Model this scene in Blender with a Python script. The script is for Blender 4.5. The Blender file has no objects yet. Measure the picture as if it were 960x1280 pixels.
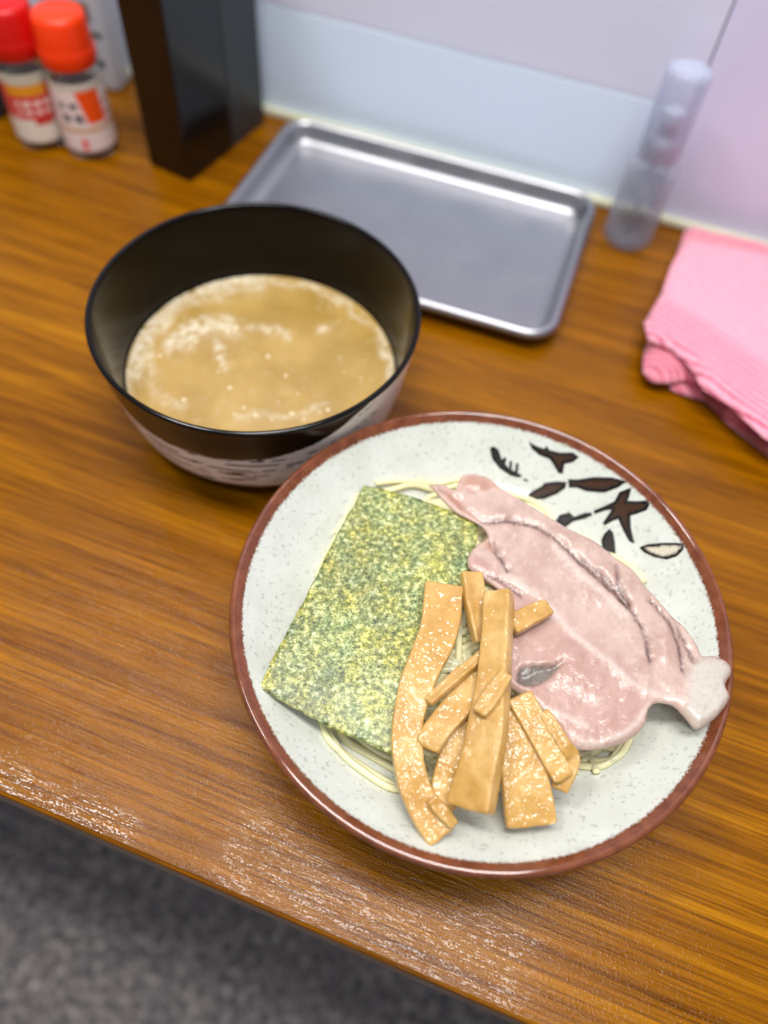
import bpy, bmesh, math, random
import numpy as np
from mathutils import Vector, Matrix, noise
from mathutils.geometry import delaunay_2d_cdt

random.seed(7)
rng = np.random.default_rng(7)
S = bpy.context.scene
C = bpy.context.collection

# ------------------------------------------------------------------ camera
F_PX, CAM_H = 961.04, 0.39535
CR = np.array([0.93508355, 0.34901453, 0.0617059])       # right
CD = np.array([0.32516096, -0.77549316, -0.54118454])    # down
CF = np.array([-0.14102876, 0.52611711, -0.8386368])     # forward
CP = np.array([0, 0, CAM_H])
U_FOCUS = np.array([-0.002, 0.128, 0.068])      # on the toppings
cam = bpy.data.cameras.new('camera')
cam.sensor_fit = 'VERTICAL'; cam.sensor_height = 36.0; cam.sensor_width = 27.0
cam.lens = 36.0 * F_PX / 1280.0
cam.clip_start = 0.01
cam.dof.use_dof = True
cam.dof.focus_distance = float((U_FOCUS-CP) @ CF)+0.012
cam.dof.aperture_fstop = 2.9
co = bpy.data.objects.new('camera', cam); C.objects.link(co)
co.matrix_world = Matrix(((CR[0], -CD[0], -CF[0], 0), (CR[1], -CD[1], -CF[1], 0), (CR[2], -CD[2], -CF[2], CAM_H), (0, 0, 0, 1)))
S.camera = co

# ------------------------------------------------------------------ world, lamps, exposure
w = bpy.data.worlds.new('room_light'); S.world = w; w.use_nodes = True
w.node_tree.nodes['Background'].inputs[0].default_value = (0.76, 0.85, 1.0, 1)
w.node_tree.nodes['Background'].inputs[1].default_value = 0.27
def area(name, loc, tgt, sx, sy, power, col):
    l = bpy.data.lights.new(name, 'AREA'); l.shape = 'RECTANGLE'; l.size = sx; l.size_y = sy
    l.energy = power; l.color = col
    o = bpy.data.objects.new(name, l); C.objects.link(o); o.location = loc
    o.rotation_euler = (Vector(tgt) - Vector(loc)).to_track_quat('-Z', 'Y').to_euler()
    return o
area('ceiling_or_fill_lamp', (0.02, 0.155, 1.32), (0.02, 0.155, 0), 0.66, 0.22, 14.3, (1.0, 0.98, 0.95))
area('ceiling_or_fill_lamp', (-0.66, 0.10, 1.32), (-0.66, 0.10, 0), 0.34, 0.14, 7.6, (1.0, 0.98, 0.95))
area('ceiling_or_fill_lamp', (0.15, -0.40, 1.50), (0.1, 0.2, 0), 0.6, 0.2, 5.8, (0.96, 0.98, 1.0))  # fill lamp added behind the camera to brighten wall and bowl fronts
S.view_settings.view_transform = 'Standard'; S.view_settings.look = 'None'
S.view_settings.exposure = 0.0; S.view_settings.gamma = 1.0
S.view_settings.use_curve_mapping = False

# ------------------------------------------------------------------ helpers
def lin(r, g, b):
    f = lambda c: (c/255/12.92) if c/255 <= 0.04045 else ((c/255+0.055)/1.055)**2.4
    return (f(r), f(g), f(b))
def L4(r, g, b): return (*lin(r, g, b), 1)
def sm(a, b, x):
    t = np.clip((x-a)/(b-a), 0, 1); return t*t*(3-2*t)
def ray(px, py): return ((px-480)/F_PX)*CR + ((py-640)/F_PX)*CD + CF
def U(px, py, z=0.0):
    """the point at height z seen at a pixel of the 960x1280 photograph"""
    d = ray(px, py); return CP + d*((z-CAM_H)/d[2])
def depth(p): return float((np.array(p)-CP) @ CF)
def tag(o, label=None, cat=None, group=None, kind=None):
    if label: o['label'] = label
    if cat: o['category'] = cat
    if group: o['group'] = group
    if kind: o['kind'] = kind
    return o
def empty(name, loc, label, cat, group=None):
    o = bpy.data.objects.new(name, None); C.objects.link(o); o.location = loc
    o.empty_display_size = 0.02
    return tag(o, label, cat, group)
def build(name, verts, faces, mat, parent=None, origin=None, smooth=True, cols=None, fmats=None):
    """verts in world coordinates; parent is an Empty without rotation, or another part"""
    if parent is not None:
        og = Vector(parent.location); q = parent.parent
        while q: og = og + Vector(q.location); q = q.parent
    else: og = Vector(origin) if origin is not None else Vector((0, 0, 0))
    V = np.asarray(verts, float).reshape(-1, 3) - np.array(og)
    me = bpy.data.meshes.new(name)
    me.from_pydata(V.tolist(), [], [tuple(int(i) for i in f) for f in faces])
    if smooth: me.polygons.foreach_set('use_smooth', [True]*len(me.polygons))
    for m in (mat if isinstance(mat, (list, tuple)) else [mat]): me.materials.append(m)
    if fmats is not None: me.polygons.foreach_set('material_index', fmats)
    if cols is not None:
        a = me.color_attributes.new('col', 'FLOAT_COLOR', 'POINT')
        c = np.ones((len(V), 4)); c[:, :3] = np.asarray(cols)[:, :3]
        a.data.foreach_set('color', c.ravel())
    bm = bmesh.new(); bm.from_mesh(me); bmesh.ops.recalc_face_normals(bm, faces=bm.faces); bm.to_mesh(me); bm.free()
    me.update()
    o = bpy.data.objects.new(name, me); C.objects.link(o)
    if parent is not None: o.parent = parent
    else: o.location = og
    return o
def lathe(prof, cx, cy, n=96, z0=0.0):
    """profile of (r, z); r = 0 at an end becomes a pole"""
    V, Fc, rings = [], [], []
    for r, z in prof:
        if r < 1e-7: rings.append([len(V)]); V.append((cx, cy, z+z0))
        else:
            rings.append(list(range(len(V), len(V)+n)))
            V += [(cx+r*math.cos(2*math.pi*i/n), cy+r*math.sin(2*math.pi*i/n), z+z0) for i in range(n)]
    for a, b in zip(rings, rings[1:]):
        for i in range(n):
            j = (i+1) % n
            if len(a) == 1 and len(b) == 1: continue
            if len(a) == 1: Fc.append((a[0], b[i], b[j]))
            elif len(b) == 1: Fc.append((a[i], b[0], a[j]))
            else: Fc.append((a[i], b[i], b[j], a[j]))
    return V, Fc
def spline(pts, per=8):
    """Catmull-Rom through rows of any width"""
    P = np.asarray(pts, float); Q = np.vstack([2*P[0]-P[1], P, 2*P[-1]-P[-2]]); out = []
    for i in range(1, len(Q)-2):
        p0, p1, p2, p3 = Q[i-1:i+3]
        for k in range(per):
            t = k/per
            out.append(0.5*((2*p1)+(-p0+p2)*t+(2*p0-5*p1+4*p2-p3)*t*t+(-p0+3*p1-3*p2+p3)*t**3))
    out.append(P[-1]); return np.array(out)
def rbox(cx, cy, z0, z1, sx, sy, bev, rot=0.0, seg=2):
    bm = bmesh.new(); bmesh.ops.create_cube(bm, size=1)
    for v in bm.verts: v.co = Vector((v.co.x*sx, v.co.y*sy, (v.co.z+0.5)*(z1-z0)+z0))
    if bev: bmesh.ops.bevel(bm, geom=list(bm.edges), offset=bev, segments=seg, profile=0.5, affect='EDGES')
    M = Matrix.Translation((cx, cy, 0)) @ Matrix.Rotation(rot, 4, 'Z')
    V = [tuple(M @ v.co) for v in bm.verts]; bm.verts.index_update()
    Fc = [[v.index for v in f.verts] for f in bm.faces]; bm.free(); return V, Fc
def seg_dist(P, poly, closed=False):
    P = np.asarray(P, float); A = np.asarray(poly, float)
    B = np.vstack([A[1:], A[:1]]) if closed else A[1:]
    A = A if closed else A[:-1]
    best = np.full(len(P), 1e9)
    for a, b in zip(A, B):
        d = b-a; t = np.clip(((P-a) @ d)/max(d @ d, 1e-12), 0, 1)
        best = np.minimum(best, np.hypot(*(P-(a+t[:, None]*d)).T))
    return best
def inside(P, poly):
    P = np.asarray(P, float); A = np.asarray(poly, float); B = np.roll(A, -1, 0); r = np.zeros(len(P), bool)
    for (x1, y1), (x2, y2) in zip(A, B):
        c = ((y1 > P[:, 1]) != (y2 > P[:, 1]))
        with np.errstate(divide='ignore', invalid='ignore'):
            r ^= c & (P[:, 0] < (x2-x1)*(P[:, 1]-y1)/(y2-y1+1e-30)+x1)
    return r
def fill(poly, step):
    """triangulate a 2-D polygon with an interior grid; returns points, triangles, distance to the edge"""
    A = np.asarray(poly, float); bpts = []
    for a, b in zip(A, np.roll(A, -1, 0)):
        n = max(1, int(np.hypot(*(b-a))/step+0.5))
        bpts += [a+(b-a)*k/n for k in range(n)]
    bpts = np.array(bpts); lo, hi = A.min(0), A.max(0)
    gx, gy = np.meshgrid(np.arange(lo[0], hi[0], step), np.arange(lo[1], hi[1], step))
    gx[::2] += step*0.5
    G = np.stack([gx.ravel(), gy.ravel()], 1)
    G = G[inside(G, A)]; G = G[seg_dist(G, bpts, True) > step*0.45]
    nb = len(bpts); P = np.vstack([bpts, G])
    r = delaunay_2d_cdt([Vector(p) for p in P], [(i, (i+1) % nb) for i in range(nb)], [], 0, 1e-7)
    Q = np.array([tuple(v) for v in r[0]]); T = [tuple(f) for f in r[2]]
    cen = np.array([Q[list(t)].mean(0) for t in T]); ok = inside(cen, A)
    T = [t for t, k in zip(T, ok) if k]
    return Q, T, seg_dist(Q, bpts, True)
def slab(top, bot, T):
    """closed sheet from matching top and bottom vertices"""
    n = len(top); Fc = [tuple(t) for t in T]+[tuple(i+n for i in reversed(t)) for t in T]
    cnt = {}
    for t in T:
        for a, b in zip(t, t[1:]+t[:1]): cnt[(a, b)] = 1
    for a, b in cnt:
        if (b, a) not in cnt: Fc.append((b, a, a+n, b+n))
    return np.vstack([top, bot]), Fc
def fnoise(P, s, o=3, seed=0.0):
    return np.array([noise.fractal(Vector((p[0]*s+seed, p[1]*s-seed, (p[2]*s if len(p) > 2 else seed))), 0.8, 2.0, o) for p in P])

# ------------------------------------------------------------------ materials
class MT:
    def __init__(s, name, col=(0.8, 0.8, 0.8), rough=0.5, metal=0.0, spec=0.5, **kw):
        s.m = bpy.data.materials.new(name); s.m.use_nodes = True; s.n = s.m.node_tree.nodes; s.l = s.m.node_tree.links
        s.b = s.n['Principled BSDF']; s.set('Base Color', (*col[:3], 1)); s.set('Roughness', rough)
        s.set('Metallic', metal); s.set('Specular IOR Level', spec)
        for k, v in kw.items(): s.set(k.replace('_', ' '), v)
        s.tc = None
    def set(s, k, v): s.b.inputs[k].default_value = v
    def node(s, t, **kw):
        n = s.n.new(t)
        for k, v in kw.items():
            if k.startswith('i_'): n.inputs[k[2:].replace('_', ' ')].default_value = v
            else: setattr(n, k, v)
        return n
    def link(s, a, b): s.l.new(a, b)
    def coord(s, scale=(1, 1, 1), rot=(0, 0, 0), kind='Object'):
        if not s.tc: s.tc = s.node('ShaderNodeTexCoord')
        m = s.node('ShaderNodeMapping'); m.inputs['Scale'].default_value = scale; m.inputs['Rotation'].default_value = rot
        s.link(s.tc.outputs[kind], m.inputs['Vector']); return m.outputs[0]
    def noise(s, scale, detail=2, rough=0.5, vec=None, dist=0.0):
        n = s.node('ShaderNodeTexNoise', i_Scale=scale, i_Detail=detail, i_Roughness=rough, i_Distortion=dist)
        s.link(vec if vec else s.coord(), n.inputs['Vector']); return n.outputs['Fac']
    def vor(s, scale, vec=None, out='Distance', **kw):
        n = s.node('ShaderNodeTexVoronoi', i_Scale=scale, **kw); s.link(vec if vec else s.coord(), n.inputs['Vector']); return n.outputs[out]
    def ramp(s, fac, stops, interp='LINEAR'):
        n = s.node('ShaderNodeValToRGB'); cr = n.color_ramp; cr.interpolation = interp
        while len(cr.elements) < len(stops): cr.elements.new(0.5)
        for e, (p, c) in zip(cr.elements, stops): e.position = p; e.color = (*c[:3], 1)
        s.link(fac, n.inputs[0]); return n.outputs[0]
    def mix(s, fac, a, b, mode='MIX'):
        n = s.node('ShaderNodeMix', data_type='RGBA', blend_type=mode)
        for i, v in ((0, fac), (6, a), (7, b)):
            if hasattr(v, 'links'): s.link(v, n.inputs[i])
            else: n.inputs[i].default_value = v if i == 0 else (*v[:3], 1)
        return n.outputs[2]
    def math(s, op, a, b=0.0, c=0.0):
        n = s.node('ShaderNodeMath', operation=op)
        for i, v in enumerate((a, b, c)):
            if hasattr(v, 'links'): s.link(v, n.inputs[i])
            else: n.inputs[i].default_value = v
        return n.outputs[0]
    def attr(s, name='col'): return s.node('ShaderNodeAttribute', attribute_name=name).outputs['Color']
    def color(s, v): s.link(v, s.b.inputs['Base Color']); return s
    def rough(s, v): s.link(v, s.b.inputs['Roughness']); return s
    def bump(s, h, strength=0.3, dist=0.001):
        n = s.node('ShaderNodeBump', i_Strength=strength, i_Distance=dist); s.link(h, n.inputs['Height'])
        s.link(n.outputs[0], s.b.inputs['Normal']); return s

def _wet(s, h, dist, weight, rough):
    # a thin film of liquid with its own ripples
    n = s.node('ShaderNodeBump', i_Strength=1.0, i_Distance=dist); s.link(h, n.inputs['Height'])
    s.link(n.outputs[0], s.b.inputs['Coat Normal']); s.set('Coat Weight', weight); s.set('Coat Roughness', rough); s.set('Coat IOR', 1.45); return s
MT.wet = _wet
def wood_mat():
    m = MT('lacquered_wood', rough=0.07, spec=0.2)
    rz = (0, 0, math.radians(1.5))
    g1 = m.noise(2.6, 4, 0.6, m.coord((1.6, 34, 34), rz), 0.3)
    g2 = m.noise(1.0, 3, 0.6, m.coord((8, 620, 620), rz))
    g3 = m.noise(1.5, 3, 0.5, m.coord((1.2, 6, 6)), 0.6)
    g4 = m.noise(1.0, 2, 0.5, m.coord((26, 900, 900), rz))
    c = m.ramp(g1, [(0.25, lin(114, 67, 0)), (0.5, lin(143, 88, 0)), (0.75, lin(174, 114, 2))])
    st = m.ramp(g2, [(0.36, (0.5, 0.42, 0.35)), (0.50, (1, 1, 1)), (0.68, (1.35, 1.38, 1.4))])
    c = m.mix(0.62, c, st, 'MULTIPLY')
    c = m.mix(0.7, c, m.ramp(g4, [(0.36, (0.55, 0.48, 0.4)), (0.5, (1, 1, 1))]), 'MULTIPLY')
    br = m.ramp(g3, [(0.3, (0.78, 0.72, 0.6)), (0.7, (1.08, 1.08, 1.05))])
    c = m.mix(0.8, c, br, 'MULTIPLY'); m.color(c)
    h = m.noise(1.0, 3, 0.6, m.coord((150, 1300, 800), rz)); h2 = m.noise(900, 2, 0.5)
    h2 = m.ramp(h2, [(0.5, (0, 0, 0)), (0.75, (1, 1, 1))]); h = m.ramp(h, [(0.45, (0, 0, 0)), (0.8, (1, 1, 1))])
    hh = m.math('ADD', m.math('MULTIPLY', h, 0.8), m.math('MULTIPLY', h2, 0.7))
    m.bump(hh, 0.30, 0.0004); return m.m
WOOD = wood_mat()
def wall_mat(name, rgb):
    m = MT(name, lin(*rgb), 0.22, spec=0.5); h = m.noise(9, 2); m.bump(h, 0.15, 0.002); return m.m
def floor_mat():
    m = MT('floor_speckle', rough=0.75, spec=0.3)
    a = m.noise(95, 3, 0.7); b = m.noise(14, 2)
    c = m.ramp(a, [(0.3, lin(46, 43, 45)), (0.5, lin(120, 112, 112)), (0.72, lin(204, 194, 188))])
    c = m.mix(0.6, c, m.ramp(b, [(0.3, (0.7, 0.7, 0.75)), (0.7, (1.1, 1.08, 1.0))]), 'MULTIPLY'); m.color(c); return m.m
CREAM = MT('sealant', lin(222, 220, 190), 0.5).m

# ------------------------------------------------------------------ the place
WALL_Y, EDGE_Y = 0.6125, 0.0245
V, Fc = rbox(0.1, (WALL_Y+EDGE_Y)/2, -0.032, 0.0, 3.0, WALL_Y-EDGE_Y, 0.0022)
o = build('counter', V, Fc, WOOD, origin=(0.1, EDGE_Y, -0.032), smooth=False)
tag(o, 'long orange-brown lacquered wooden counter holding both bowls', 'counter')
wp = {'lower': wall_mat('wall_panel_white', (224, 237, 255)), 'upper': wall_mat('wall_panel_shade_tint', (220, 221, 238)), 'right': wall_mat('wall_panel_reflection_tint', (218, 216, 240))}  # upper and right tints paint in shade and a pink reflection
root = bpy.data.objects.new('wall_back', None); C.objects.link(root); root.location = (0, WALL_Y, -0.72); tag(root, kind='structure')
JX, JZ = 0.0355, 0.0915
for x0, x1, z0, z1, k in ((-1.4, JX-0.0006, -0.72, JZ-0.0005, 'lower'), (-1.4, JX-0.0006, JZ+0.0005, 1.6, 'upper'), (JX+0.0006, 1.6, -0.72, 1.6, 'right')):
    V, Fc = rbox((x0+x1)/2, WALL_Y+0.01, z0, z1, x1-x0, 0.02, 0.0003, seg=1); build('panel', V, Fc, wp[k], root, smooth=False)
V, Fc = rbox(0.1, WALL_Y+0.025, -0.72, 1.6, 3.0, 0.008, 0); build('backing', V, Fc, CREAM, root, smooth=False)
V, Fc = rbox(0.1, WALL_Y-0.0035, 0.0, 0.0075, 3.0, 0.007, 0.002); tag(build('trim_1', V, Fc, CREAM, origin=(0.1, WALL_Y-0.0035, 0)), kind='structure')
FLOOR = floor_mat()
V, Fc = rbox(0.1, 0.0, -0.74, -0.72, 3.0, 2.4, 0); tag(build('floor', V, Fc, FLOOR, origin=(0, 0, -0.72), smooth=False), kind='structure')
V, Fc = rbox(0.1, 0.42, -0.72, -0.032, 3.0, 0.02, 0); tag(build('blocker_under_counter', V, Fc, MT('light_blocker', lin(60, 58, 60), 0.6).m, origin=(0.1, 0.42, -0.72), smooth=False), kind='structure')  # unseen panel added below the counter to stop light leaking through
V, Fc = rbox(-0.6, -0.222, -0.72, -0.714, 1.0, 0.045, 0.002, math.radians(9)); tag(build('trim_2', V, Fc, MT('floor_strip', lin(176, 172, 166), 0.5).m, origin=(-0.6, -0.175, -0.72)), kind='structure')

# ------------------------------------------------------------------ noodle bowl
NC = np.array([0.0065, 0.1765]); NH = 0.065
IN_PROF = [(0.1168, 0.0652), (0.1145, 0.0632), (0.110, 0.0588), (0.100, 0.0502), (0.085, 0.0400), (0.065, 0.0300), (0.045, 0.0235), (0.022, 0.0200), (0.0, 0.0190)]
def bowl_z(r):
    p = IN_PROF[::-1]; return float(np.interp(r, [a for a, _ in p], [b for _, b in p]))
def bowl_z_smooth(r):
    return np.interp(r, BR, BZ)
_sp = spline(IN_PROF[::-1], 12); BR, BZ = np.maximum.accumulate(_sp[:, 0]), _sp[:, 1]
def glaze_mat():
    m = MT('speckled_glaze', rough=0.06, spec=0.6)
    v = m.coord()
    sx = m.node('ShaderNodeSeparateXYZ'); m.link(v, sx.inputs[0])
    r = m.math('SQRT', m.math('ADD', m.math('MULTIPLY', sx.outputs[0], sx.outputs[0]), m.math('MULTIPLY', sx.outputs[1], sx.outputs[1])))
    n1 = m.noise(420, 2, 0.6); n2 = m.noise(60, 2)
    sp = m.ramp(n1, [(0.33, (0.36, 0.35, 0.33)), (0.41, (1, 1, 1))])
    base = m.ramp(n2, [(0.3, lin(204, 206, 195)), (0.7, lin(214, 217, 207))])
    base = m.mix(0.38, base, sp, 'MULTIPLY')
    edge = m.math('ADD', r, m.math('MULTIPLY', m.math('SUBTRACT', m.noise(700, 2), 0.5), 0.0022))
    k = m.ramp(m.math('MULTIPLY_ADD', edge, 1000, -113.5), [(0.0, (0, 0, 0)), (0.9, (1, 1, 1))])
    nb = m.noise(160, 3)
    brown = m.ramp(nb, [(0.3, lin(100, 52, 30)), (0.7, lin(130, 74, 47))])
    # the brown rim glaze also covers the outside
    lp = m.attr('col')
    k2 = m.math('MAXIMUM', k, lp)
    m.color(m.mix(k2, base, brown)); return m.m
out_prof = [(0.0, 0.004), (0.040, 0.004), (0.043, 0.0), (0.050, 0.0), (0.051, 0.004), (0.052, 0.010), (0.062, 0.0145), (0.080, 0.0255), (0.096, 0.0375), (0.109, 0.0500), (0.1165, 0.0585), (0.1190, 0.0610), (0.1201, 0.0632), (0.1199, 0.0650), (0.1190, 0.0661), (0.1178, 0.0663)]
op = spline(out_prof[4:], 5).tolist(); op = out_prof[:4]+op
ip = spline(IN_PROF, 6).tolist()
V, Fc = lathe(op+ip, *NC, n=144)
cols = []
for i, (r, z) in enumerate(op+ip):
    c = 1.0 if i < len(op) else 0.0
    cols += [(c, c, c)]*(1 if r < 1e-7 else 144)
nb = empty('noodle_bowl', (NC[0], NC[1], 0), 'wide shallow cream speckled bowl with brown rim and dark leaf motifs', 'bowl')
build('bowl_body', V, Fc, glaze_mat(), nb, cols=cols)
LEAF = MT('brown_underglaze', rough=0.4, spec=0.25)
LEAF.color(LEAF.attr()); LEAF = LEAF.m
def on_bowl(px, py, lift=0.0004):
    lo, hi = 0.02, 0.0655
    for _ in range(40):
        z = (lo+hi)/2; p = U(px, py, z); r = math.hypot(p[0]-NC[0], p[1]-NC[1])
        # going down along the ray the point leaves the open air above the bowl where z < surface
        if z > bowl_z_smooth(r): hi = z
        else: lo = z
    p = U(px, py, hi); d = NC-p[:2]; d = d/np.hypot(*d)
    n = np.array([d[0]*0.6, d[1]*0.6, 0.8]); return p+n*lift
z32 = lambda L: [(640+x/3.2, 500+y/3.2) for x, y in L]
z37 = lambda L: [(400+x/3.69, 490+y/3.69) for x, y in L]
leaves = [
 z32([(68,168),(100,185),(130,195),(138,183),(150,200),(190,210),(245,210),(268,228),(245,248),(210,255),(203,295),(185,290),(165,255),(150,235),(110,220),(80,195)]),
 z32([(40,400),(80,365),(122,342),(128,332),(180,325),(218,328),(215,350),(180,375),(130,395),(80,400)]),
 z32([(225,316),(260,318),(330,308),(400,310),(460,325),(425,350),(370,370),(300,365),(260,350),(228,350)]),
 z32([(478,350),(470,385),(462,403),(500,405),(540,402),(552,415),(540,440),(500,455),(474,462),(476,510),(490,574),(470,565),(445,520),(425,475),(400,485),(370,502),(365,490),(385,460),(400,438),(370,442),(330,456),(328,442),(380,420),(410,405),(430,368)]),
 z32([(175,485),(190,460),(230,450),(250,467),(290,452),(318,450),(320,462),(290,474),(245,485),(215,508),(195,500)]),
 z32([(358,560),(370,535),(390,515),(405,530),(412,570),(417,640),(395,640),(368,630)]),
 z32([(510,590),(540,578),(600,572),(660,572),(688,578),(685,600),(660,625),(620,638),(570,628),(530,610)]),
 z37([(783,258),(800,250),(822,265),(838,310),(868,348),(932,385),(920,394),(880,385),(830,352),(795,310)]),
 z37([(836,318),(850,300),(860,305),(852,335)]), z37([(872,350),(874,318),(886,318),(884,356)]), z37([(900,372),(903,330),(916,328),(912,374)]),
 z37([(935,402),(945,400),(962,408),(955,413)]),
]
for k, poly in enumerate(leaves):
    Q, T, dst = fill(poly, 2.2)
    top = np.array([on_bowl(x, y, 0.0005) for x, y in Q]); bot = np.array([on_bowl(x, y, -0.0002) for x, y in Q])
    nz = fnoise(Q, 0.16, 2, k*3.1)
    thr = 4.3 if k != 6 else 4.0
    t = sm(thr-0.8, thr+1.0, dst+nz*1.4)[:, None]
    inn = np.array(lin(62, 38, 20)) if k != 6 else np.array(lin(205, 195, 175))
    if k in (4, 5, 7): inn = np.array(lin(36, 26, 20))
    c = (1-t)*np.array(lin(18, 12, 9))+t*inn
    VV, FF = slab(top, bot, T)
    build('painted_leaf', VV, FF, LEAF, nb, cols=np.vstack([c, c]))

# ------------------------------------------------------------------ noodles (a tangle: stuff)
def mound(x, y):
    dx, dy = x-NC[0], y-NC[1]; r = math.hypot(dx, dy); a = math.atan2(dy, dx)
    R = 0.083+0.003*math.sin(3*a+0.7)+0.002*math.sin(5*a)-0.006*math.exp(-((a-0.75)/0.5)**2)
    t = r/R
    return bowl_z(r)+0.0365*(1-sm(0.35, 1.02, np.float64(t)))*1.0
noodle = MT('noodle_dough', lin(236, 228, 178), 0.28, spec=0.5, Subsurface_Weight=0.25, Subsurface_Scale=0.004)
noodle.set('Subsurface Radius', (1.0, 0.8, 0.4)); NOOD = noodle.m
nv, nf = [], []
def strand(x, y, a, ln, lift, rad):
    pts = []; k = random.uniform(-25, 25); st = 0.0022
    for i in range(int(ln/st)):
        k += random.uniform(-9, 9); k *= 0.96
        dx, dy = x-NC[0], y-NC[1]; r = math.hypot(dx, dy)
        if r > 0.070:
            back = math.atan2(-dy, -dx); d = (back-a+math.pi) % (2*math.pi)-math.pi; a += 0.16*(1 if d > 0 else -1)
        a += k*st; x += math.cos(a)*st; y += math.sin(a)*st
        r = math.hypot(x-NC[0], y-NC[1])
        if r > 0.084: break
        z = min(max(mound(x, y)+lift+0.0007*math.sin(i*0.35+lift*4000), bowl_z(r)+rad*0.9), 0.0575)
        pts.append((x, y, z))
    if len(pts) < 6: return
    P = np.array(pts); b0 = len(nv); n = 7
    for i in range(len(P)):
        t = P[min(i+1, len(P)-1)]-P[max(i-1, 0)]; t /= np.linalg.norm(t)+1e-12
        s = np.cross(t, (0, 0, 1)); s /= np.linalg.norm(s)+1e-12; u = np.cross(s, t)
        for j in range(n):
            q = 2*math.pi*j/n; nv.append(P[i]+rad*(s*math.cos(q)+u*math.sin(q)*0.85))
    for i in range(len(P)-1):
        for j in range(n): nf.append((b0+i*n+j, b0+i*n+(j+1) % n, b0+(i+1)*n+(j+1) % n, b0+(i+1)*n+j))
    nf.append(tuple(b0+j for j in range(n))[::-1]); nf.append(tuple(b0+(len(P)-1)*n+j for j in range(n)))
for i in range(150):
    q = random.uniform(0, 2*math.pi); rr = 0.080*math.sqrt(random.random())
    strand(NC[0]+rr*math.cos(q), NC[1]+rr*math.sin(q), random.uniform(0, 6.28), random.uniform(0.08, 0.2), random.uniform(-0.0035, 0.0005), random.uniform(0.0015, 0.0019))
for i in range(40):   # strands that follow the foot of the heap
    q = random.uniform(0, 2*math.pi); rr = random.uniform(0.060, 0.078)
    strand(NC[0]+rr*math.cos(q), NC[1]+rr*math.sin(q), q+math.pi/2+random.uniform(-0.5, 0.5), random.uniform(0.07, 0.14), random.uniform(-0.001, 0.0015), 0.0017)
def laid(pl):
    Q = spline(np.array(pl, float), 8); P = []
    for x, y in Q:
        z = 0.053
        for _ in range(4):
            p = U(x, y, z); r = math.hypot(p[0]-NC[0], p[1]-NC[1]); z = min(max(mound(p[0], p[1])+0.0012, bowl_z(r)+0.0016), 0.0572)
        P.append(U(x, y, z))
    P = np.array(P); b0 = len(nv); n = 7
    for i in range(len(P)):
        t = P[min(i+1, len(P)-1)]-P[max(i-1, 0)]; t /= np.linalg.norm(t); s_ = np.cross(t, (0, 0, 1)); s_ /= np.linalg.norm(s_); u = np.cross(s_, t)
        for j in range(n):
            q = 2*math.pi*j/n; nv.append(P[i]+0.0018*(s_*math.cos(q)+u*math.sin(q)*0.85))
    for i in range(len(P)-1):
        for j in range(n): nf.append((b0+i*n+j, b0+i*n+(j+1) % n, b0+(i+1)*n+(j+1) % n, b0+(i+1)*n+j))
    nf.append(tuple(b0+j for j in range(n))[::-1]); nf.append(tuple(b0+(len(P)-1)*n+j for j in range(n)))
for pl in ([(402,900),(412,925),(438,948),(468,968),(505,990)], [(420,905),(432,925),(465,945),(505,968)], [(405,905),(425,938),(452,962),(490,985),(525,985)], [(440,915),(470,940),(500,952)],
           [(700,925),(725,942),(752,952),(776,942),(792,912)], [(730,920),(738,945),(746,966)], [(705,950),(735,958),(762,952),(782,922)], [(715,935),(745,932),(775,938)],
           [(630,615),(655,622),(676,632),(690,650),(690,670)], [(640,628),(668,634),(684,648)], [(740,690),(768,696),(788,708),(806,728)], [(470,604),(500,601),(530,606),(560,618)], [(480,615),(515,606),(545,612),(575,605)], [(520,600),(548,604),(572,600),(600,612)], [(450,618),(438,640),(420,668)], [(430,655),(412,690),(396,722)]): laid(pl)
tag(build('noodles', nv, nf, NOOD, origin=(NC[0], NC[1], 0.019)), 'heap of pale cream noodles under the toppings in the speckled bowl', 'noodles', kind='stuff')

# ------------------------------------------------------------------ nori sheet
def nori_mat():
    m = MT('dried_seaweed', rough=0.36, spec=0.6)
    a = m.noise(400, 5, 0.8); b = m.noise(75, 4, 0.65); c2 = m.vor(700); d = m.noise(30, 2, 0.5, m.coord((1, 1, 1), (0.4, 0.2, 1)))
    c = m.ramp(a, [(0.34, lin(62, 72, 38)), (0.44, lin(104, 114, 58)), (0.52, lin(150, 156, 86)), (0.60, lin(204, 203, 138)), (0.68, lin(244, 240, 206))])
    t = m.ramp(b, [(0.34, (0.72, 0.86, 1.05)), (0.5, (1, 1, 1)), (0.64, (1.22, 1.10, 0.62))])
    c = m.mix(1.0, c, t, 'MULTIPLY'); c = m.mix(0.8, c, m.ramp(d, [(0.3, (0.72, 0.72, 0.8)), (0.6, (1.15, 1.15, 1.1))]), 'MULTIPLY')
    m.color(c)
    m.bump(m.math('ADD', m.noise(600, 3, 0.7), m.math('MULTIPLY', c2, 0.5)), 0.6, 0.0005); return m.m
nori_px = [(455,606),(480,611),(510,619),(545,631),(575,644),(598,655),(596,672),(590,690),(578,735),(562,790),(545,840),(520,890),(492,944),(455,928),(410,908),(370,886),(323,861),(345,815),(372,765),(398,715),(425,660)]
def nori_z(px, py):
    u = (px-460)/140.; v = (py-780)/170.
    return 0.0618+0.0012*math.sin(2.2*u+1.3*v)+0.0010*math.sin(3.1*v-1.2*u+1)-0.0012*max(0, -u-0.2)-0.0030*max(0, v-0.45)/0.5*max(0, 1-abs(u+0.15)/0.8)
Q, T, dst = fill(nori_px, 5.0)
Q = Q+np.stack([fnoise(Q, 0.05, 2, 1.5), fnoise(Q, 0.05, 2, 8.5)], 1)*1.6
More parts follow.
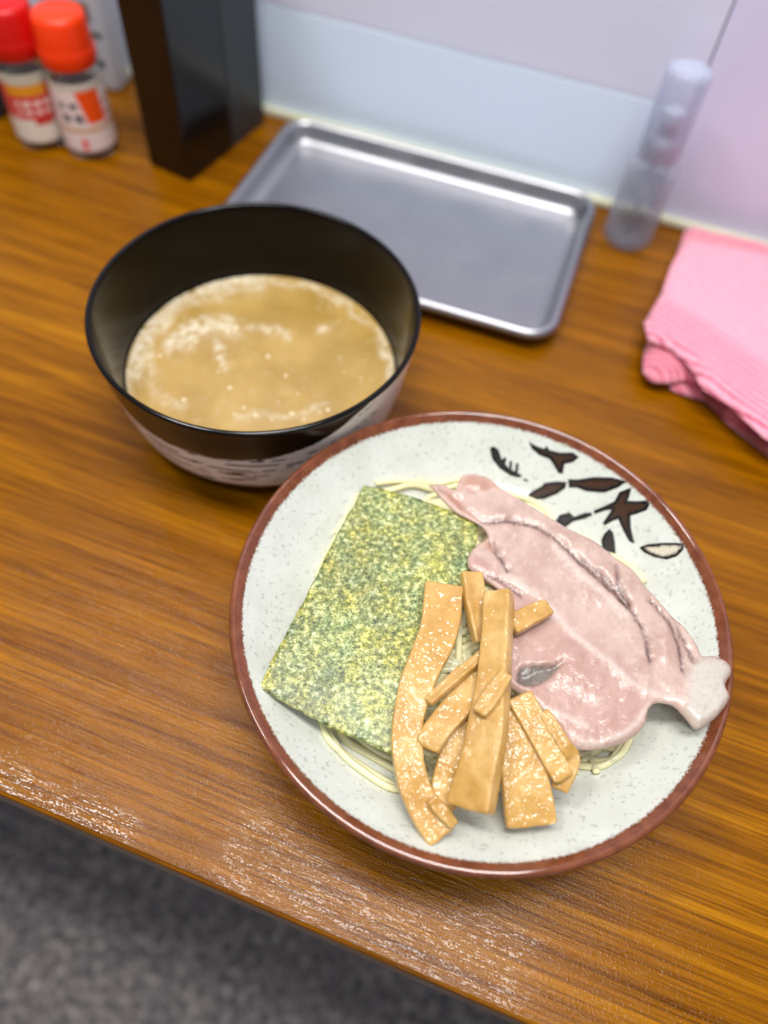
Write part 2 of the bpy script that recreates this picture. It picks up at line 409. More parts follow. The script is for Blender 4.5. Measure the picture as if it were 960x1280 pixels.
top = np.array([U(x, y, nori_z(x, y)) for x, y in Q]); nz = fnoise(top, 220, 3, 4)*0.00025
top[:, 2] += nz; bot = top.copy(); bot[:, 2] -= 0.0004
V, Fc = slab(top, bot, T)
tag(build('nori_sheet', V, Fc, nori_mat(), origin=U(460, 780, 0.0605)), 'rectangular sheet of mottled green dried seaweed lying on the noodles', 'seaweed')

# ------------------------------------------------------------------ sliced pork
zc = lambda L: [(520+x/2.286, 570+y/2.286) for x, y in L]
pork_px = zc([(38,84),(75,82),(110,98),(128,62),(160,52),(210,66),(238,90),(290,122),(335,148),(390,182),(440,212),(500,240),(545,272),(575,298),(620,328),(655,375),(690,412),(730,460),(765,490),(800,540),(815,572),(850,572),(890,592),(900,620),(882,655),(895,690),(868,735),(835,765),(800,782),(770,750),(735,715),(690,706),(665,722),(655,762),(625,800),(570,828),(510,840),(455,836),(420,800),(380,750),(310,690),(250,640),(240,560),(260,470),(250,400),(205,360),(180,342),(150,320),(150,285),(175,255),(205,235),(190,205),(150,182),(110,160),(75,125)])
seam_dark = [zc([(60,95),(110,130),(150,175),(185,190)]), zc([(180,195),(270,190),(340,205),(400,245),(460,300),(560,390),(620,450),(650,510),(665,590)]), zc([(570,320),(578,380),(612,430)]), zc([(470,300),(540,355),(600,420)]), zc([(665,415),(715,470),(745,540),(760,620)]), zc([(205,235),(235,290),(262,335),(255,325)]), zc([(190,345),(240,360),(300,405)]), zc([(300,640),(380,610),(410,600)]), zc([(735,460),(755,520),(790,590)])]
seam_fat = [zc([(255,345),(320,390),(380,440),(440,510),(540,590),(620,660),(690,690),(760,700)]), zc([(300,690),(400,740),(480,775)]), zc([(390,260),(450,330),(520,390),(600,460)]), zc([(460,830),(520,825),(590,800),(640,750),(665,715)])]
fat_poly = zc([(780,600),(830,570),(900,585),(910,690),(870,745),(800,790),(755,735),(770,680)])
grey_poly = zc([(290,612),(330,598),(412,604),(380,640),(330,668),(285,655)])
def pork_z(px, py):
    u = (px-735)/180.; v = (py-770)/150.
    z = 0.0655+0.0012*math.sin(2.5*u+0.8)+0.0012*math.sin(3*v-u)+0.0026*max(0, u-0.35)/0.65
    if u < -0.7: z += 0.002*(-0.7-u)*2
    return z
pork_px = [tuple(p) for p in spline(pork_px+[pork_px[0]], 3)[:-1]]
Q, T, dst = fill(pork_px, 3.4)
N1 = fnoise(Q, 0.02, 3, 2); N2 = fnoise(Q, 0.09, 3, 5); N3 = fnoise(Q, 0.3, 2, 9)
base = np.array(lin(194, 167, 154)); deep = np.array(lin(178, 147, 134)); pale = np.array(lin(207, 183, 170)); fat = np.array(lin(212, 196, 184))
t1 = sm(-0.5, 0.5, N1)[:, None]; c = base*(1-t1)+deep*t1
t2 = (sm(0.1, 0.7, N2)*0.6)[:, None]; c = c*(1-t2)+pale*t2
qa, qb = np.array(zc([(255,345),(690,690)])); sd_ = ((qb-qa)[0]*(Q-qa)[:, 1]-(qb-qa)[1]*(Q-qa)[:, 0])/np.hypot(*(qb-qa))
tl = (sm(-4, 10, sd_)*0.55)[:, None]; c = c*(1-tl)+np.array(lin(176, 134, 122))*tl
hgt = np.zeros(len(Q))
for s_ in seam_fat:
    d = seg_dist(Q+np.stack([N2, N3], 1)*3, s_); t = (np.exp(-(d/4.2)**2)*0.75)[:, None]; c = c*(1-t)+fat*t; hgt += 0.0003*np.exp(-(d/5)**2)
for s_ in seam_dark:
    d = seg_dist(Q+np.stack([N2, N3], 1)*2, s_); t = (np.exp(-(d/2.1)**2)*0.95)[:, None]; c = c*(1-t)+np.array(lin(84, 58, 52))*t; hgt -= 0.0016*np.exp(-(d/4.5)**2)
df = np.where(inside(Q, fat_poly), -seg_dist(Q, fat_poly, True), seg_dist(Q, fat_poly, True))
t = sm(8, -10, df+N2*9)[:, None]; t = (1-sm(-10, 8, df+N2*9))[:, None]; c = c*(1-t)+np.array(lin(190, 182, 170))*t; hgt += 0.0016*t[:, 0]
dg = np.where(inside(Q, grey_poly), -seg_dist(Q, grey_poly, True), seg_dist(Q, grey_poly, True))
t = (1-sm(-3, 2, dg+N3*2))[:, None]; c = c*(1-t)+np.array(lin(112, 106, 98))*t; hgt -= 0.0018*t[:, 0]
for fl in (zc([(125,75),(160,52),(215,68),(240,95),(190,105),(140,100)]), zc([(45,90),(100,105),(150,160),(185,195),(150,180),(95,140)]), zc([(175,240),(205,232),(225,275),(200,265)])):
    dq = np.where(inside(Q, fl), -seg_dist(Q, fl, True), seg_dist(Q, fl, True)); t = (1-sm(-3, 3, dq+N2*3))[:, None]*0.8
    c = c*(1-t)+np.array(lin(176, 128, 108))*t; hgt -= 0.0012*np.exp(-(dq/3.0)**2)
gr = sm(0.0, 0.6, N3)[:, None]*0.25; c = c*(1-gr)+np.array(lin(168, 124, 116))*gr
te = (1-sm(2, 9, dst+N2*3))[:, None]*0.45; c = c*(1-te)+np.array(lin(206, 178, 160))*te
hgt += 0.0012*N1+0.0004*N2
prof = 0.00045+0.0017*np.sqrt(np.clip(1-(1-np.clip(dst/11, 0, 1))**2, 0, 1))
zz = np.array([pork_z(x, y) for x, y in Q])
top = np.array([U(x, y, z) for (x, y), z in zip(Q, zz)]); bot = top.copy()
top[:, 2] += prof+hgt*sm(0, 8, dst); bot[:, 2] -= prof*0.9
V, Fc = slab(top, bot, T)
pk = MT('sliced_pork', rough=0.28, spec=0.5, Subsurface_Weight=0.06, Subsurface_Scale=0.003)
pk.color(pk.attr()); pk.bump(pk.noise(420, 2, 0.6), 0.5, 0.0006); pk.wet(pk.noise(400, 1, 0.5), 0.0006, 0.10, 0.2)
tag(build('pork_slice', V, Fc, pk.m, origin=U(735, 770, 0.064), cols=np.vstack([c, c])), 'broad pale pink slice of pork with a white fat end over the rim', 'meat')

# ------------------------------------------------------------------ bamboo shoot strips
def menma_mat():
    m = MT('bamboo_shoot', rough=0.3, spec=0.4, Subsurface_Weight=0.12, Subsurface_Scale=0.003)
    m.set('Subsurface Radius', (1.0, 0.7, 0.35))
    a = m.noise(60, 4, 0.6)
    fib = m.noise(22, 3, 0.65, m.coord((0.6, 16, 1), kind='UV'))
    c = m.ramp(a, [(0.3, lin(184, 136, 60)), (0.5, lin(202, 157, 82)), (0.7, lin(222, 184, 116))])
    c = m.mix(0.5, c, m.ramp(fib, [(0.35, (0.84, 0.79, 0.68)), (0.6, (1.06, 1.05, 1.03))]), 'MULTIPLY'); m.color(c)
    m.bump(m.math('ADD', m.math('MULTIPLY', fib, 0.6), m.noise(200, 1, 0.5)), 0.5, 0.0006); m.wet(m.noise(330, 1, 0.5), 0.0011, 0.9, 0.09); return m.m
MENMA = menma_mat()
def menma(label, pts, thick=0.0042, roll=0.0):
    """pts: (px, py, z of the centre line, width in pixels)"""
    W = []
    for px, py, z, wd in pts:
        p = U(px, py, z); W.append((*p, wd*depth(p)/F_PX))
    Q = spline(W, 18); P = Q[:, :3]; wd = Q[:, 3]; n = len(P); V, Fc = [], []
    # outline of the cut: four rounded corners, with extra points across the two broad faces
    cs = []
    for sx, sy, a0 in ((1, 1, 0), (-1, 1, 90), (-1, -1, 180), (1, -1, 270)):
        for k in range(4): cs.append((sx, sy, math.radians(a0+30*k), None))
        if sx == sy:
            for k in range(1, 8): cs.append((sx, sy, None, k/8))
    sd = random.uniform(0, 99)
    idx = [0, 0]+list(range(n))+[n-1, n-1]; shr = [0.6, 0.9]+[1]*n+[0.9, 0.6]; ext = [-0.0010, -0.0006]+[0]*n+[0.0006, 0.0010]
    for i, s_, e_ in zip(idx, shr, ext):
        t = P[min(i+1, n-1)]-P[max(i-1, 0)]; t /= np.linalg.norm(t)
        s = np.cross(t, (0, 0, 1)); s /= np.linalg.norm(s)
        if roll: s = np.array(Matrix.Rotation(math.radians(roll), 3, Vector(t)) @ Vector(s))
        u = np.cross(s, t); r = 0.0010
        wj = wd[i]*(1+0.07*noise.noise(Vector((i*0.09, sd, 0)))); tj = thick*(1+0.15*noise.noise(Vector((i*0.07, sd, 7))))
        for sx, sy, a, k in cs:
            if a is not None: x = sx*(wj/2-r)+r*math.cos(a); y = sy*(tj/2-r)+r*math.sin(a)
            else: x = sx*(wj/2-r)*(1-2*k); y = sy*(tj/2-0.00045*math.sin(k*math.pi))
            q = P[i]+s*x
            wob = 0.00040*noise.fractal(Vector((q[0]*230+sd, q[1]*230, sy*3.)), 0.9, 2.0, 2)+0.0003*noise.noise(Vector((x*900+sd, i*0.05, sy)))
            V.append(P[i]+t*(e_+0.0004*noise.noise(Vector((x*300, sd, i))))+s*(x*s_)+u*(y*s_+wob))
    m = len(cs); R = len(idx)
    for i in range(R-1):
        for j in range(m): Fc.append((i*m+j, i*m+(j+1) % m, (i+1)*m+(j+1) % m, (i+1)*m+j))
    Fc.append(tuple(range(m))[::-1]); Fc.append(tuple((R-1)*m+j for j in range(m)))
    base = P[n//2].copy(); base[2] -= thick/2
    o = build('bamboo_strip', V, Fc, MENMA, origin=base)
    ul = o.data.uv_layers.new(name='UVMap')
    for lp in o.data.loops:
        i, j = divmod(lp.vertex_index, m); ul.data[lp.index].uv = (i*0.025, j/m)
    return tag(o, label, 'bamboo shoot', 'bamboo shoot strips on the noodles')
menma('long curved bamboo shoot strip lying along the right edge of the seaweed', [(555,733,0.0702,49),(548,790,0.0700,48),(523,850,0.0692,44),(509,910,0.0672,40),(513,965,0.0640,39),(530,1012,0.0600,40),(552,1044,0.0585,42)], 0.0045)
menma('short bamboo shoot strip tucked under the top of the widest central strip', [(589,718,0.0712,29),(595,760,0.0706,27),(602,802,0.0690,22)], 0.0050, -14)
menma('broad thick bamboo shoot strip on top in the middle of the pile', [(624,742,0.0800,34),(621,800,0.0800,36),(616,860,0.0790,40),(606,930,0.0765,50),(588,1010,0.0695,58)], 0.0078, 32)
menma('stubby bamboo shoot piece lying on the pork slice', [(640,782,0.0735,26),(662,770,0.0735,26),(684,760,0.0725,22)], 0.0050)
menma('thin bamboo shoot sliver crossing to the long curved strip', [(605,818,0.0745,15),(575,842,0.0745,15),(537,876,0.0735,13)], 0.0035, 18)
menma('bamboo shoot strip slanting under the sliver beside the long curved strip', [(606,842,0.0715,34),(578,876,0.0710,38),(545,915,0.0690,36),(535,934,0.0680,30)], 0.0042, 14)
menma('narrow glossy bamboo shoot strip between the long curved strip and the broad one', [(588,885,0.0672,30),(566,940,0.0640,30),(552,985,0.0605,26),(560,1012,0.0585,22)], 0.0040, 10)
menma('wide flat bamboo shoot strip fanning out to the white bowl wall', [(640,890,0.0690,36),(652,950,0.0660,56),(664,1030,0.0585,66)], 0.0048, 4)
menma('bamboo shoot strip resting against the edge of the pork slice', [(650,872,0.0722,34),(676,920,0.0715,32),(703,972,0.0680,26)], 0.0045, 8)
menma('folded bamboo shoot end beside the pork slice edge', [(680,892,0.0735,16),(704,930,0.0722,18),(714,950,0.0690,22),(700,985,0.0635,22)], 0.0038, 8)
menma('small bamboo shoot lump lying across the broad central strip', [(632,845,0.0850,18),(616,868,0.0845,24),(600,890,0.0825,20)], 0.0045, 10)
menma('short curled bamboo shoot bit at the foot of the long curved strip', [(540,1000,0.0655,16),(552,1014,0.0640,18),(566,1030,0.0620,14)], 0.0035)

# ------------------------------------------------------------------ soup bowl
SC = np.array([-0.1691, 0.2983])
PHI0 = math.atan2(-SC[1], -SC[0])
sout = [(0.0, 0.003), (0.041, 0.003), (0.043, 0.0), (0.049, 0.0), (0.0505, 0.003), (0.052, 0.0055), (0.066, 0.0070), (0.0775, 0.0130), (0.0838, 0.0250), (0.0878, 0.0410), (0.0910, 0.0600), (0.0938, 0.0780), (0.0949, 0.0842), (0.0945, 0.0855), (0.0935, 0.0860)]
sin_ = [(0.0924, 0.0855), (0.0917, 0.0840), (0.0900, 0.0740), (0.0872, 0.0560), (0.0850, 0.0440), (0.0828, 0.0350), (0.0740, 0.0215), (0.0580, 0.0135), (0.030, 0.0100), (0.0, 0.0090)]
so = sout[:4]+spline(sout[4:], 12).tolist(); si = spline(sin_, 6).tolist()
NS = 288
V, Fc = lathe(so+si, *SC, n=NS)
cols = []
deg = [-180, -130, -95, -70, -45, -20, 0, 15, 30, 42, 60, 85, 110, 180]
ztop = [0.060, 0.063, 0.0640, 0.0600, 0.0570, 0.0560, 0.0590, 0.0660, 0.0800, 0.0900, 0.092, 0.092, 0.070, 0.060]
zbot = [0.040, 0.040, 0.0400, 0.0330, 0.0270, 0.0240, 0.0240, 0.0260, 0.0300, 0.0300, 0.030, 0.034, 0.040, 0.040]
for i, (r, z) in enumerate(so+si):
    if r < 1e-7: cols.append((0, 0, 0)); continue
    for j in range(NS):
        a = 2*math.pi*j/NS; ph = math.degrees((a-PHI0+math.pi) % (2*math.pi)-math.pi)
        k = 0.0
        if i < len(so) and z < 0.0842:
            n1 = noise.fractal(Vector((ph*0.035, z*60, 3)), 0.8, 2, 3)*0.003
            k = float(sm(np.interp(ph, deg, zbot)-0.0012, np.interp(ph, deg, zbot)+0.0012, z+n1)*(1-sm(np.interp(ph, deg, ztop)-0.0009, np.interp(ph, deg, ztop)+0.0009, z+n1*0.5)))
            # dry-brush gaps run along the stroke
            st = noise.fractal(Vector((ph*0.045, (z-0.5*np.interp(ph, deg, ztop))*420, 11)), 0.7, 2, 3)
            lo_ = 0.26+0.35*float(sm(5, 25, np.float64(ph))); k *= 1-float(sm(lo_, lo_+0.1, np.float64(st)))
        cols.append((k, 0, 0))
bm_ = MT('black_lacquer', rough=0.16, spec=0.22)
sep = bm_.node('ShaderNodeSeparateColor'); bm_.link(bm_.attr(), sep.inputs[0])
bn = bm_.noise(240, 3); blk = bm_.ramp(bn, [(0.3, lin(12, 10, 9)), (0.7, lin(20, 16, 15))])
bm_.color(bm_.mix(sep.outputs[0], blk, lin(246, 240, 236)))
sb = empty('soup_bowl', (SC[0], SC[1], 0), 'deep black bowl with white brush stroke band around its outside', 'bowl')
build('bowl_body', V, Fc, bm_.m, sb, cols=cols)
# soup
SZ, SR = 0.0358, 0.0829
nr, na = 80, 220; V = [(SC[0], SC[1], SZ)]; Fc = []
for i in range(1, nr+1):
    r = SR*i/nr
    V += [(SC[0]+r*math.cos(2*math.pi*j/na), SC[1]+r*math.sin(2*math.pi*j/na), SZ) for j in range(na)]
for j in range(na): Fc.append((0, 1+j, 1+(j+1) % na))
for i in range(nr-1):
    for j in range(na):
        a, b = 1+i*na+j, 1+i*na+(j+1) % na; Fc.append((a, a+na, b+na, b))
V = np.array(V)
def proj(P):
    d = P-CP; zc_ = d @ CF; return np.stack([480+F_PX*(d @ CR)/zc_, 640+F_PX*(d @ CD)/zc_], 1)
PX = proj(V); z5 = lambda L: [(80+x/2, 230+y/2) for x, y in L]
n1 = fnoise(V, 60, 4, 3); n2 = fnoise(V, 260, 3, 8); n3 = fnoise(V, 28, 3, 1)
PW = PX+np.stack([n1, n3], 1)*9
fo = np.zeros(len(V))
for pl, wd, am in ((z5([(165,470),(205,370),(280,290),(390,250),(480,240)]), 13, 1.0), (z5([(480,240),(600,250),(700,290),(790,380),(825,450)]), 4.5, 0.6), (z5([(150,510),(165,470)]), 8, 0.7),
                   (z5([(270,400),(330,370),(400,350),(425,365)]), 12, 1.0), (z5([(385,400),(395,455)]), 6, 0.8), (z5([(470,365),(570,372)]), 4, 0.7), (z5([(640,362),(665,360)]), 4, 0.8), (z5([(200,430),(230,520),(290,560)]), 8, 0.4), (z5([(430,575),(560,585),(650,560)]), 6, 0.4), (z5([(810,430),(822,480)]), 6, 0.8)):
    fo = np.maximum(fo, am*np.exp(-(seg_dist(PW, pl)/wd)**2))
fo = np.clip(fo*(0.75+0.9*n2)+0.12*sm(0.35, 0.8, n2), 0, 1)
ca, cb, cf = np.array(lin(182, 148, 80)), np.array(lin(165, 132, 66)), np.array(lin(214, 200, 172))
t = sm(-0.6, 0.6, n3)[:, None]; c = ca*(1-t)+cb*t; c = c*(1-fo[:, None])+cf*fo[:, None]
V[:, 2] += 0.0007*fo+0.0002*n1
rr = np.hypot(V[:, 0]-SC[0], V[:, 1]-SC[1]); V[:, 2] += 0.0006*sm(SR-0.003, SR, rr)
sp_ = MT('creamy_broth', rough=0.16, spec=0.5, Subsurface_Weight=0.15, Subsurface_Scale=0.003)
sp_.color(sp_.attr()); sp_.bump(sp_.noise(160, 3), 0.12, 0.001)
soup = empty('broth', (SC[0], SC[1], SZ), 'creamy tan broth with pale foam filling the black bowl', 'soup')
build('broth_surface', V, Fc, sp_.m, soup, cols=c)
bub = MT('broth_bubble', lin(236, 218, 180), 0.1, spec=0.6, Subsurface_Weight=0.2, Subsurface_Scale=0.002).m
bv, bf = [], []
spots = z5([(480,580),(425,575),(440,585),(585,525),(640,572),(415,510),(660,565),(570,575),(535,545),(555,480),(510,432),(690,435),(655,362),(430,360),(410,370),(390,455),(385,470),(330,395),(300,400),(600,590),(520,590),(620,560),(450,560),(240,430),(300,540),(700,470)])
for i in range(150):
    if i < len(spots): x, y = spots[i]; r = random.uniform(0.0007, 0.0016); p = U(x, y, SZ)
    else:
        q = random.uniform(0, 6.283); e = SR*(0.985-0.25*random.random()**2.2); p = np.array([SC[0]+e*math.cos(q), SC[1]+e*math.sin(q), SZ]); r = random.uniform(0.0003, 0.0008)
    if math.hypot(p[0]-SC[0], p[1]-SC[1]) > SR-0.001: continue
    vv, ff = lathe([(r, 0), (r*0.85, r*0.4), (r*0.45, r*0.68), (0, r*0.76)], p[0], p[1], 10, SZ+0.0001)
    bf += [tuple(k+len(bv) for k in f) for f in ff]; bv += vv
tag(build('foam_bubbles', bv, bf, bub, soup), kind='stuff')

# ------------------------------------------------------------------ metal tray
def tray():
    cx, cy, rot = -0.143, 0.5045, math.radians(1.2); hx, hy, rc = 0.137, 0.0905, 0.022
    cs, sn = math.cos(rot), math.sin(rot)
    rings = [(-0.0010, 0.0130), (-0.0004, 0.0150), (0.0012, 0.0172), (0.0032, 0.0180), (0.0048, 0.0174), (0.0062, 0.0150), (0.0085, 0.0085), (0.0105, 0.0042), (0.0135, 0.0022), (0.0185, 0.0016)]
    bott = [(0.0185, 0.0006), (0.0125, 0.0006), (0.0090, 0.0028), (0.0070, 0.0080), (0.0048, 0.0140), (0.0032, 0.0162), (0.0014, 0.0158), (0.0002, 0.0130)]
    V, Fc = [], []; m = 0
    def ring(off, z):
        out = []
        for qx, qy, a0 in ((1, 1, 0), (-1, 1, 90), (-1, -1, 180), (1, -1, 270)):
            r = max(rc-off, 0.004)
            for k in range(9):
                a = math.radians(a0+k*11.25); x = qx*(hx-off-r)+r*math.cos(a); y = qy*(hy-off-r)+r*math.sin(a)
                out.append((cx+x*cs-y*sn, cy+x*sn+y*cs, z))
        return out
    seq = rings+bott[0:0]
    idx = []
    for off, z in bott[:1]+bott[1:][:0]: pass
    top = [ring(*q) for q in rings]; bo = [ring(*q) for q in bott]
    allr = bo+[top[0]]+top[1:]; n = len(allr[0])
    for r in allr: idx.append(list(range(len(V), len(V)+n))); V += r
    for a, b in zip(idx, idx[1:]):
        for j in range(n): Fc.append((a[j], a[(j+1) % n], b[(j+1) % n], b[j]))
    Fc.append(tuple(idx[0])[::-1]); Fc.append(tuple(idx[-1]))
    m = MT('brushed_steel', lin(184, 183, 187), 0.36, 1.0)
    r = m.noise(30, 3); m.rough(m.ramp(r, [(0.3, (0.32,)*3), (0.7, (0.42,)*3)])); m.bump(m.noise(14, 2), 0.06, 0.002)
    o = build('metal_tray', V, Fc, m.m, origin=(cx, cy, 0.0006))
    o.location.z = 0.0002
    return tag(o, 'empty rectangular brushed metal tray lying against the wall', 'tray')
tray()

# ------------------------------------------------------------------ pink towel
def towel():
    root = empty('towel', (0.17, 0.5, 0), 'folded pink towel with pale stripes lying by the wall', 'towel')
    def mat(name, c1, c2, stripe):
        m = MT(name, rough=0.9, spec=0.1, Sheen_Weight=0.4)
        n = m.noise(420, 3, 0.7); c = m.ramp(n, [(0.3, c1), (0.7, c2)])
        if stripe:
            v = m.coord(); sx = m.node('ShaderNodeSeparateXYZ'); m.link(v, sx.inputs[0])
            d = m.math('ADD', m.math('MULTIPLY', sx.outputs[0], 0.47), m.math('MULTIPLY', sx.outputs[1], 0.88))
            w_ = m.math('SINE', m.math('MULTIPLY', d, 1250)); k = m.ramp(w_, [(0.45, (0, 0, 0)), (0.75, (1, 1, 1))])
            lim = m.ramp(m.math('MULTIPLY_ADD', d, -22, -1.4), [(0.0, (0, 0, 0)), (0.25, (1, 1, 1))])
            c = m.mix(m.math('MULTIPLY', k, lim), c, lin(196, 84, 112))
        m.color(c); m.bump(n, 0.6, 0.0012); return m.m
    pink = mat('pink_terry', lin(240, 152, 172), lin(250, 178, 194), True)
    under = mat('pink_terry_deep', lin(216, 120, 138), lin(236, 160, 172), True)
    def layer(poly, z0, z1, mt, name, amp, sd):
        Q, T, dst = fill(poly, 0.0042)
        pr = np.sqrt(np.clip(1-(1-np.clip(dst/0.009, 0, 1))**2, 0, 1)); mid = (z0+z1)/2; h = (z1-z0)/2
        nn = fnoise(Q, 22, 3, sd); n2 = fnoise(Q, 60, 2, sd+3)
        top = np.column_stack([Q, mid+h*pr+amp*nn*pr+0.0006*n2]); bot = np.column_stack([Q, mid-h*pr])
        V, Fc = slab(top, bot, T); build(name, V, Fc, mt, root)
    W = lambda L, z: [tuple(U(x, y, z)[:2]) for x, y in L]
    right = [(0.34, 0.37), (0.345, 0.588)]
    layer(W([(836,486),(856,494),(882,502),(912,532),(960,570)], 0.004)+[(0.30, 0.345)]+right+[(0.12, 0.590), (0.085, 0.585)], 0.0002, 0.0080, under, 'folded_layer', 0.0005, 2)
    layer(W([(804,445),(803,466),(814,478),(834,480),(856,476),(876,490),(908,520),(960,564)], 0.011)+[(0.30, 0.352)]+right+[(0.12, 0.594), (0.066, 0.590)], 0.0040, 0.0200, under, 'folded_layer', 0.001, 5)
    layer(W([(858,298),(840,330),(828,365),(806,402),(812,424),(842,434),(864,457),(880,484),(912,504),(960,548)], 0.026)+[(0.30, 0.350)]+right, 0.0185, 0.0300, pink, 'folded_layer', 0.002, 9)
towel()

# ------------------------------------------------------------------ clear spray bottle
def bottle():
    x, y = 0.0235, 0.5765
    root = empty('spray_bottle', (x, y, 0), 'clear plastic spray bottle with a tall transparent cap by the wall', 'bottle')
    def clear(name, col, op):
        m = MT(name, col, 0.06, spec=0.6); tr = m.node('ShaderNodeBsdfTransparent'); tr.inputs[0].default_value = (0.97, 0.975, 0.99, 1)
        mx = m.node('ShaderNodeMixShader'); lw = m.node('ShaderNodeLayerWeight', i_Blend=0.35)
        k = m.math('MULTIPLY_ADD', lw.outputs['Facing'], 0.45, op); m.link(k, mx.inputs[0])
        m.link(tr.outputs[0], mx.inputs[1]); m.link(m.b.outputs[0], mx.inputs[2]); m.link(mx.outputs[0], m.n['Material Output'].inputs['Surface']); return m.m
    pl = clear('clear_plastic', lin(206, 208, 220), 0.05); lq = clear('clear_liquid', lin(204, 198, 206), 0.01)
    pr = [(0, 0.0015), (0.014, 0.0012), (0.0175, 0.0), (0.0195, 0.002), (0.020, 0.005), (0.020, 0.060), (0.0192, 0.066), (0.0150, 0.0715), (0.0105, 0.0740), (0.0100, 0.0800)]
    inn = [(0.0088, 0.0800), (0.0093, 0.0730), (0.0140, 0.0700), (0.0180, 0.0650), (0.0188, 0.0600), (0.0188, 0.0055), (0.0180, 0.0035), (0, 0.0030)]
    build('bottle_body', *lathe(pr+inn, x, y, 48), pl, root)
    build('liquid', *lathe([(0, 0.0034), (0.0176, 0.0038), (0.0184, 0.006), (0.0184, 0.050), (0.0, 0.050)], x, y, 48), lq, root)
    wh = MT('white_pump_plastic', lin(205, 210, 224), 0.35).m
    build('pump_collar', *lathe([(0.0103, 0.0745), (0.0128, 0.0745), (0.0130, 0.0850), (0.0118, 0.0870), (0.0060, 0.0875), (0.0058, 0.0930), (0.0075, 0.0935), (0.0078, 0.1060), (0.0066, 0.1075), (0, 0.1078)], x, y, 40), wh, root)
    build('dip_tube', *lathe([(0, 0.006), (0.0014, 0.006), (0.0014, 0.0745), (0, 0.0745)], x, y, 12), wh, root)
    build('cap', *lathe([(0.0150, 0.0725), (0.0158, 0.0725), (0.0158, 0.1320), (0.0145, 0.1355), (0.0100, 0.1370), (0, 0.1374), (0, 0.1364), (0.0098, 0.1360), (0.0140, 0.1345), (0.0150, 0.1315), (0.0150, 0.0725)], x, y, 48), clear('cap_plastic', lin(214, 220, 240), 0.16), root)
bottle()

# ------------------------------------------------------------------ shakers
def shaker(x, y, capcol, label, paint, powder):
    root = empty('pepper_shaker', (x, y, 0), label, 'shaker', 'seasoning shakers by the black box')
    g = MT('shaker_glass', (0.95, 0.95, 0.94), 0.05); g.set('Transmission Weight', 1.0)
    build('jar', *lathe([(0, 0.0012), (0.016, 0.001), (0.0185, 0.0), (0.0205, 0.002), (0.0210, 0.006), (0.0210, 0.060), (0.0200, 0.066), (0.0175, 0.0705), (0.0170, 0.078), (0.0160, 0.078), (0.0163, 0.070), (0.0188, 0.0645), (0.0198, 0.059), (0.0198, 0.006), (0.0190, 0.0035), (0, 0.003)], x, y, 48), g.m, root)
    p = MT('ground_spice', rough=0.9); n = p.noise(700, 3, 0.7); p.color(p.ramp(n, [(0.3, lin(*[c*0.8 for c in powder])), (0.7, lin(*powder))]))
    build('spice', *lathe([(0, 0.0034), (0.0186, 0.0042), (0.0194, 0.007), (0.0194, 0.052), (0.0100, 0.056), (0, 0.0565)], x, y, 40), p.m, root)
    cm = MT('cap_plastic', capcol, 0.35, spec=0.5).m
    cp = build('cap', *lathe([(0.0176, 0.0715), (0.0205, 0.0715), (0.0210, 0.0725), (0.0206, 0.0860), (0.0196, 0.1020), (0.0186, 0.1055), (0.0168, 0.1070), (0, 0.1070)], x, y, 56), cm, root)
    for k in range(28):
        a = 2*math.pi*k/28; V, Fc = rbox(x+0.0205*math.cos(a), y+0.0205*math.sin(a), 0.0735, 0.0845, 0.0014, 0.0016, 0.0003, a, 1)
        build('cap_rib', V, Fc, cm, cp)
    # printed label, a thin sleeve around the jar
    n, m = 96, 60; V, Fc, cl = [], [], []
    z0, z1, r0 = 0.008, 0.0625, 0.02115
    fa = math.atan2(-y, -x)
    for i in range(m+1):
        for j in range(n+1):
            a = fa+math.radians(-95+190*j/n); z = z0+(z1-z0)*i/m
            V.append((x+r0*math.cos(a), y+r0*math.sin(a), z)); cl.append(lin(*paint(-1+2*j/n, i/m)))
    for i in range(m):
        for j in range(n): q = i*(n+1)+j; Fc.append((q, q+1, q+n+2, q+n+1))
    V = np.array(V); bk = V.copy(); bk[:, :2] = (bk[:, :2]-(x, y))*(0.02103/r0)+(x, y)
    VV, FF = slab(V, bk, Fc)
    lm = MT('printed_label', rough=0.4); lm.color(lm.attr()); build('label', VV, FF, lm.m, root, cols=np.vstack([cl, cl]))
def paint_a(u, v):
    if v > 0.86: return (196, 190, 170)
    if v > 0.70: return (226, 150, 30) if -0.55 < u < 0.35 else (216, 70, 50)
    if v > 0.36:
        if (0.44 < v < 0.50 or 0.56 < v < 0.63) and abs(u) < 0.42 and math.sin(u*26) > -0.5: return (244, 226, 218)
        return (214, 74, 70)
    if v > 0.28 and -0.1 < u < 0.35: return (196, 42, 22)
    return (232, 222, 208)
def paint_b(u, v):
    if v > 0.9: return (206, 196, 180)
    if u > -0.12+0.35*(0.9-v) and u < 0.42+0.15*(0.9-v) and v > 0.42: return (250, 84, 18)
    if (0.66 < v < 0.74 or 0.46 < v < 0.58) and -0.55 < u < 0.02+0.3*(0.7-v) and math.sin(u*22+v*9) > -0.3: return (64, 68, 84)
    if 0.30 < v < 0.36: return (206, 150, 50)
    if v < 0.24 and math.hypot((u+0.15)*1.2, v-0.12) < 0.1: return (236, 110, 110)
    if u > 0.5 and 0.3 < v < 0.8 and math.sin(v*40) > 0.3: return (200, 120, 120)
    return (238, 218, 216)
shaker(-0.4670, 0.4925, lin(212, 16, 10), 'seasoning shaker with dark red cap and yellow and red label', paint_a, (222, 206, 188))
shaker(-0.4243, 0.4985, lin(255, 62, 8), 'seasoning shaker with bright orange cap next to the black box', paint_b, (224, 200, 190))

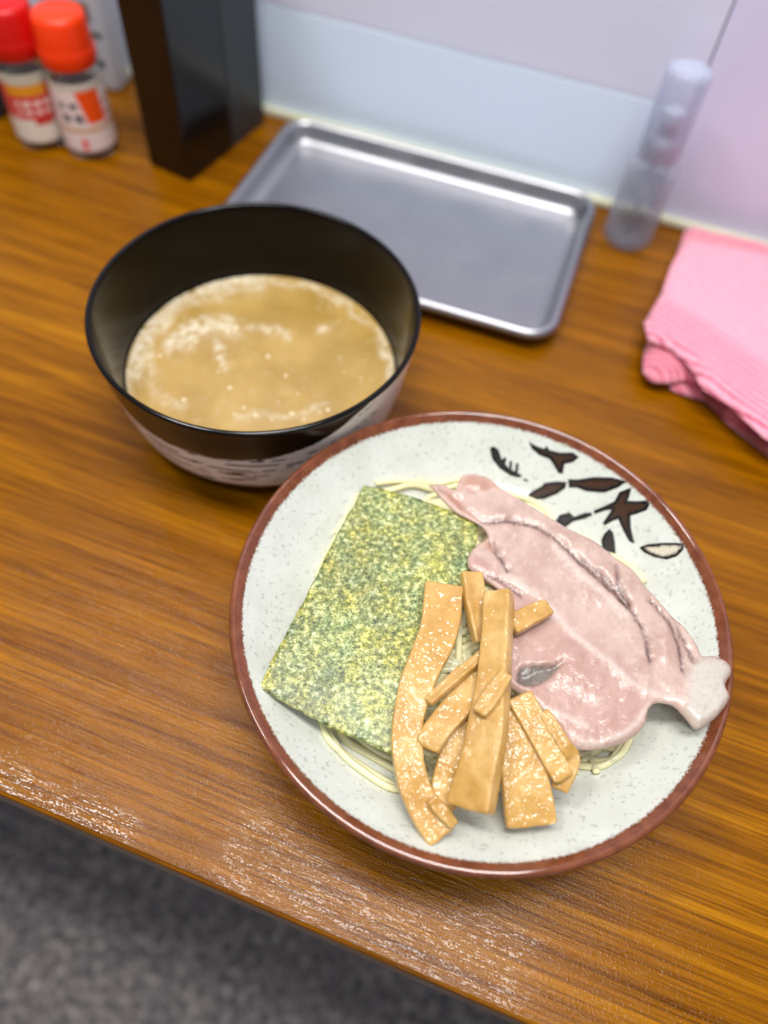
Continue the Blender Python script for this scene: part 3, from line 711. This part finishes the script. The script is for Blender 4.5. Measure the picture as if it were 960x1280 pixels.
# ------------------------------------------------------------------ black box, packet and dark container behind the shakers
bb = empty('black_box', (-0.335, 0.545, 0), 'tall glossy black box standing between the shakers and the tray', 'box')
rot = math.radians(-10)
bx, by = math.cos(rot), math.sin(rot)
blackm = MT('black_gloss', lin(14, 10, 9), 0.22); blackm.bump(blackm.noise(60, 2), 0.05, 0.001)
a0 = np.array([-0.3480, 0.4925]); fx = np.array([bx, by]); fy = np.array([-by, bx])
c1 = a0+fy*0.030; V, Fc = rbox(c1[0], c1[1], 0.0, 0.215, 0.0420, 0.060, 0.0016, rot); build('front_body', V, Fc, blackm.m, bb, smooth=False)
c2 = a0+fy*0.084; V, Fc = rbox(c2[0], c2[1], 0.0, 0.200, 0.0400, 0.046, 0.0016, rot); build('rear_body', V, Fc, MT('charcoal_satin', lin(44, 47, 50), 0.4).m, bb, smooth=False)
V, Fc = rbox(c1[0], c1[1], 0.2155, 0.2215, 0.0440, 0.062, 0.0012, rot); build('lid', V, Fc, blackm.m, bb, smooth=False)
pkx, pky = -0.478, 0.590
root = empty('packet', (pkx, pky, 0), 'pale grey printed packet standing behind the orange capped shaker', 'packet')
V, Fc = rbox(pkx, pky, 0.0, 0.135, 0.060, 0.022, 0.003); build('packet_body', V, Fc, MT('grey_film', lin(196, 196, 204), 0.35).m, root, smooth=False)
dk = MT('dark_print', lin(78, 82, 80), 0.4).m; br = MT('brown_print', lin(120, 84, 66), 0.4).m
for x0, x1, za, zb, mm in ((0.004, 0.022, 0.020, 0.027, dk), (0.002, 0.010, 0.028, 0.045, dk), (0.012, 0.026, 0.046, 0.050, dk), (-0.002, 0.018, 0.058, 0.072, br), (-0.024, -0.008, 0.030, 0.060, dk)):
    V, Fc = rbox(pkx+(x0+x1)/2, pky-0.0112, za, zb, x1-x0, 0.0006, 0.0001, seg=1); build('print_mark', V, Fc, mm, root)
V, Fc = rbox(-0.545, 0.525, 0.0, 0.10, 0.062, 0.062, 0.005)
root = empty('dark_container', (-0.545, 0.525, 0), 'dark grey container at the end of the shaker row', 'container')
dm = MT('dark_plastic', lin(52, 54, 62), 0.4).m
build('container_body', V, Fc, dm, root, smooth=False)
V, Fc = rbox(-0.545, 0.525, 0.1003, 0.112, 0.066, 0.066, 0.004); build('container_lid', V, Fc, dm, root, smooth=False)
